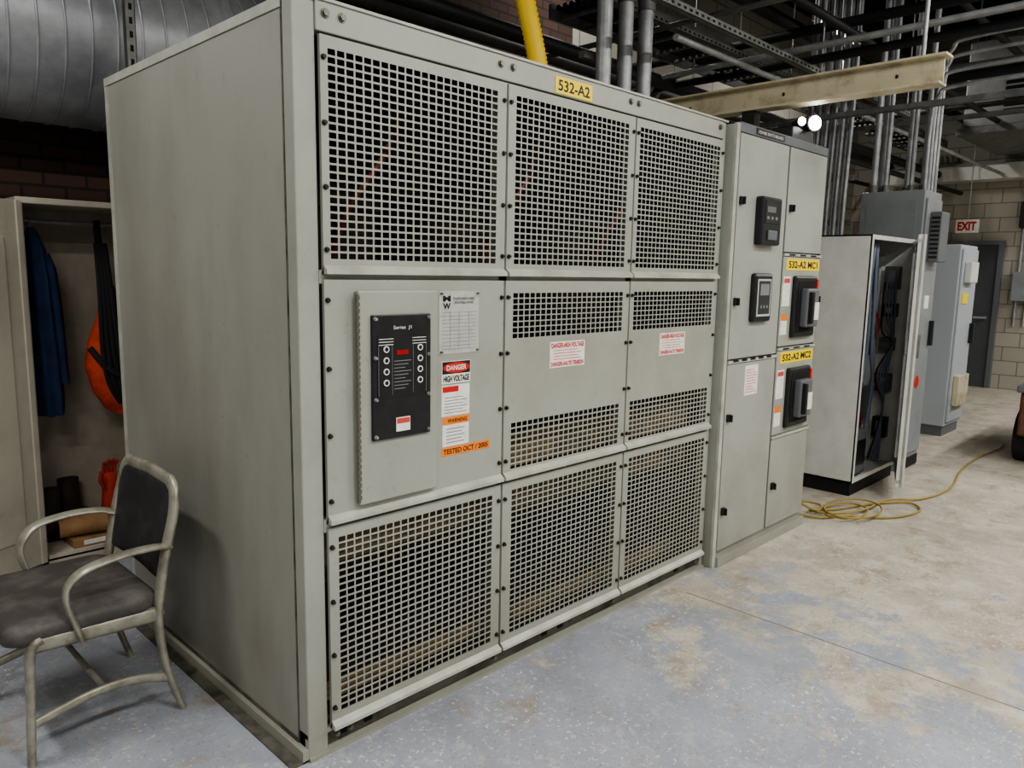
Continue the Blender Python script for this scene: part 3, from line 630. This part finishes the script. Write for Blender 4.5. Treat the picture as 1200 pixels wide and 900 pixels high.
# ------------------------------------------------------------------ floor cord
b=B('extension_cord')
c=[(3.56,0.05,0.012),(3.60,-0.10,0.012),(3.75,-0.20,0.012),(3.95,-0.42,0.012),(4.25,-0.50,0.012),(4.38,-0.38,0.012),(4.15,-0.22,0.012),(3.85,-0.10,0.012),(3.68,0.0,0.02),(3.72,-0.15,0.024),(3.95,-0.25,0.024),(4.30,-0.28,0.024),(4.55,-0.42,0.012),(5.0,-0.48,0.012),(5.7,-0.38,0.012),(6.3,-0.36,0.012),(6.8,-0.40,0.012),(7.1,-0.38,0.012)]
b.tube(smooth_pts(c,8),0.007,'cord_yellow',8)
c=[(3.62,0.2,0.2),(3.62,0.1,0.1),(3.66,-0.05,0.035),(3.80,-0.02,0.035),(3.78,0.1,0.035),(3.66,0.08,0.035)]
b.tube(smooth_pts(c,8),0.007,'cord_yellow',8)
for k in range(2):
    ce=(3.84+0.05*k,-0.17-0.03*k);rx,ry=0.20+0.05*k,0.12+0.04*k
    b.tube([(ce[0]+rx*math.cos(a*math.pi/16),ce[1]+ry*math.sin(a*math.pi/16),0.022+0.012*k) for a in range(32)],0.006,'cord_yellow',8,closed=True)
b.build()
# ------------------------------------------------------------------ lift
b=B('scissor_lift');
b.box(6.25,8.1,-1.5,-0.62,0.25,0.62,'lift_orange',0.02);b.box(6.2,8.15,-1.55,-0.60,0.62,0.68,'encl_dark',0.01)
for x in (6.55,7.8):
    for y in (-0.67,-1.44): b.cyl((x,y+0.09,0.22),(x,y-0.08,0.22),0.22,'rubber',28);b.cyl((x,y+0.095,0.22),(x,y-0.085,0.22),0.10,'lift_orange',16)
for k in range(3): 
    z=0.68+0.09*k;b.box(6.4,8.0,-0.82,-0.78,z,z+0.05,'lift_orange');b.box(6.4,8.0,-1.42,-1.38,z,z+0.05,'lift_orange')
b.box(6.3,8.1,-1.5,-0.72,0.95,1.0,'steel_dark')
b.build()
# ------------------------------------------------------------------ lights
def fixture(x,y,z,L=1.2,e=55,along='x'):
    b=B('fluorescent_light_fixture')
    dx,dy=(L/2,0.11) if along=='x' else (0.11,L/2)
    b.box(x-dx,x+dx,y-dy,y+dy,z,z+0.06,'encl_white',0.005);b.cyl((x,y,z+0.06),(x,y,ZC),0.006,'galv')
    for s in (-0.05,0.05):
        if along=='x': b.cyl((x-dx+0.03,y+s,z-0.015),(x+dx-0.03,y+s,z-0.015),0.013,'tube_glow',10)
        else: b.cyl((x+s,y-dy+0.03,z-0.015),(x+s,y+dy-0.03,z-0.015),0.013,'tube_glow',10)
    o=b.build()
    l=bpy.data.lights.new('lamp','AREA');l.shape='RECTANGLE';l.size=L if along=='x' else 0.2;l.size_y=0.2 if along=='x' else L;l.energy=e;l.color=(1.0,0.98,0.94)
    lo=bpy.data.objects.new('lamp',l);lo.location=(x,y,z-0.04);bpy.context.collection.objects.link(lo);lo.parent=o
for x in (-2.5,0.2,2.9,5.6,8.3,10.3): fixture(x,-2.6,3.9,e=79)
for x in (-2.5,0.5,4.5,8.5): fixture(x,-4.6,3.9,e=67)
fixture(-1.8,0.9,3.9,e=60,along='y')
fixture(4.4,2.2,4.3,e=18);fixture(8.0,1.8,4.3,e=50)  # added fixtures, out of view, put in to brighten the dark back wall
wd=bpy.data.worlds.new('world');bpy.context.scene.world=wd;wd.use_nodes=True;wd.node_tree.nodes['Background'].inputs[0].default_value=(0.5,0.5,0.5,1);wd.node_tree.nodes['Background'].inputs[1].default_value=0.1
try: bpy.context.scene.view_settings.look='AgX - Medium High Contrast'
except Exception: pass
# ------------------------------------------------------------------ camera
yaw,pit,rol=0.7758,0.1468,-0.0176
cyw,syw=math.cos(yaw),math.sin(yaw);cp,sp=math.cos(pit),math.sin(pit)
f=Vector((cyw*cp,syw*cp,-sp));r=Vector((syw,-cyw,0));d=f.cross(r)
r2=r*math.cos(rol)+d*math.sin(rol);d2=-r*math.sin(rol)+d*math.cos(rol)
cd=bpy.data.cameras.new('camera');co=bpy.data.objects.new('camera',cd);bpy.context.collection.objects.link(co)
M=Matrix((r2,-d2,-f)).transposed().to_4x4();M.translation=Vector((-1.1243,-1.9643,1.53));co.matrix_world=M
cd.sensor_width=36;cd.lens=889.6/1200*36;cd.clip_start=0.05
bpy.context.scene.camera=co
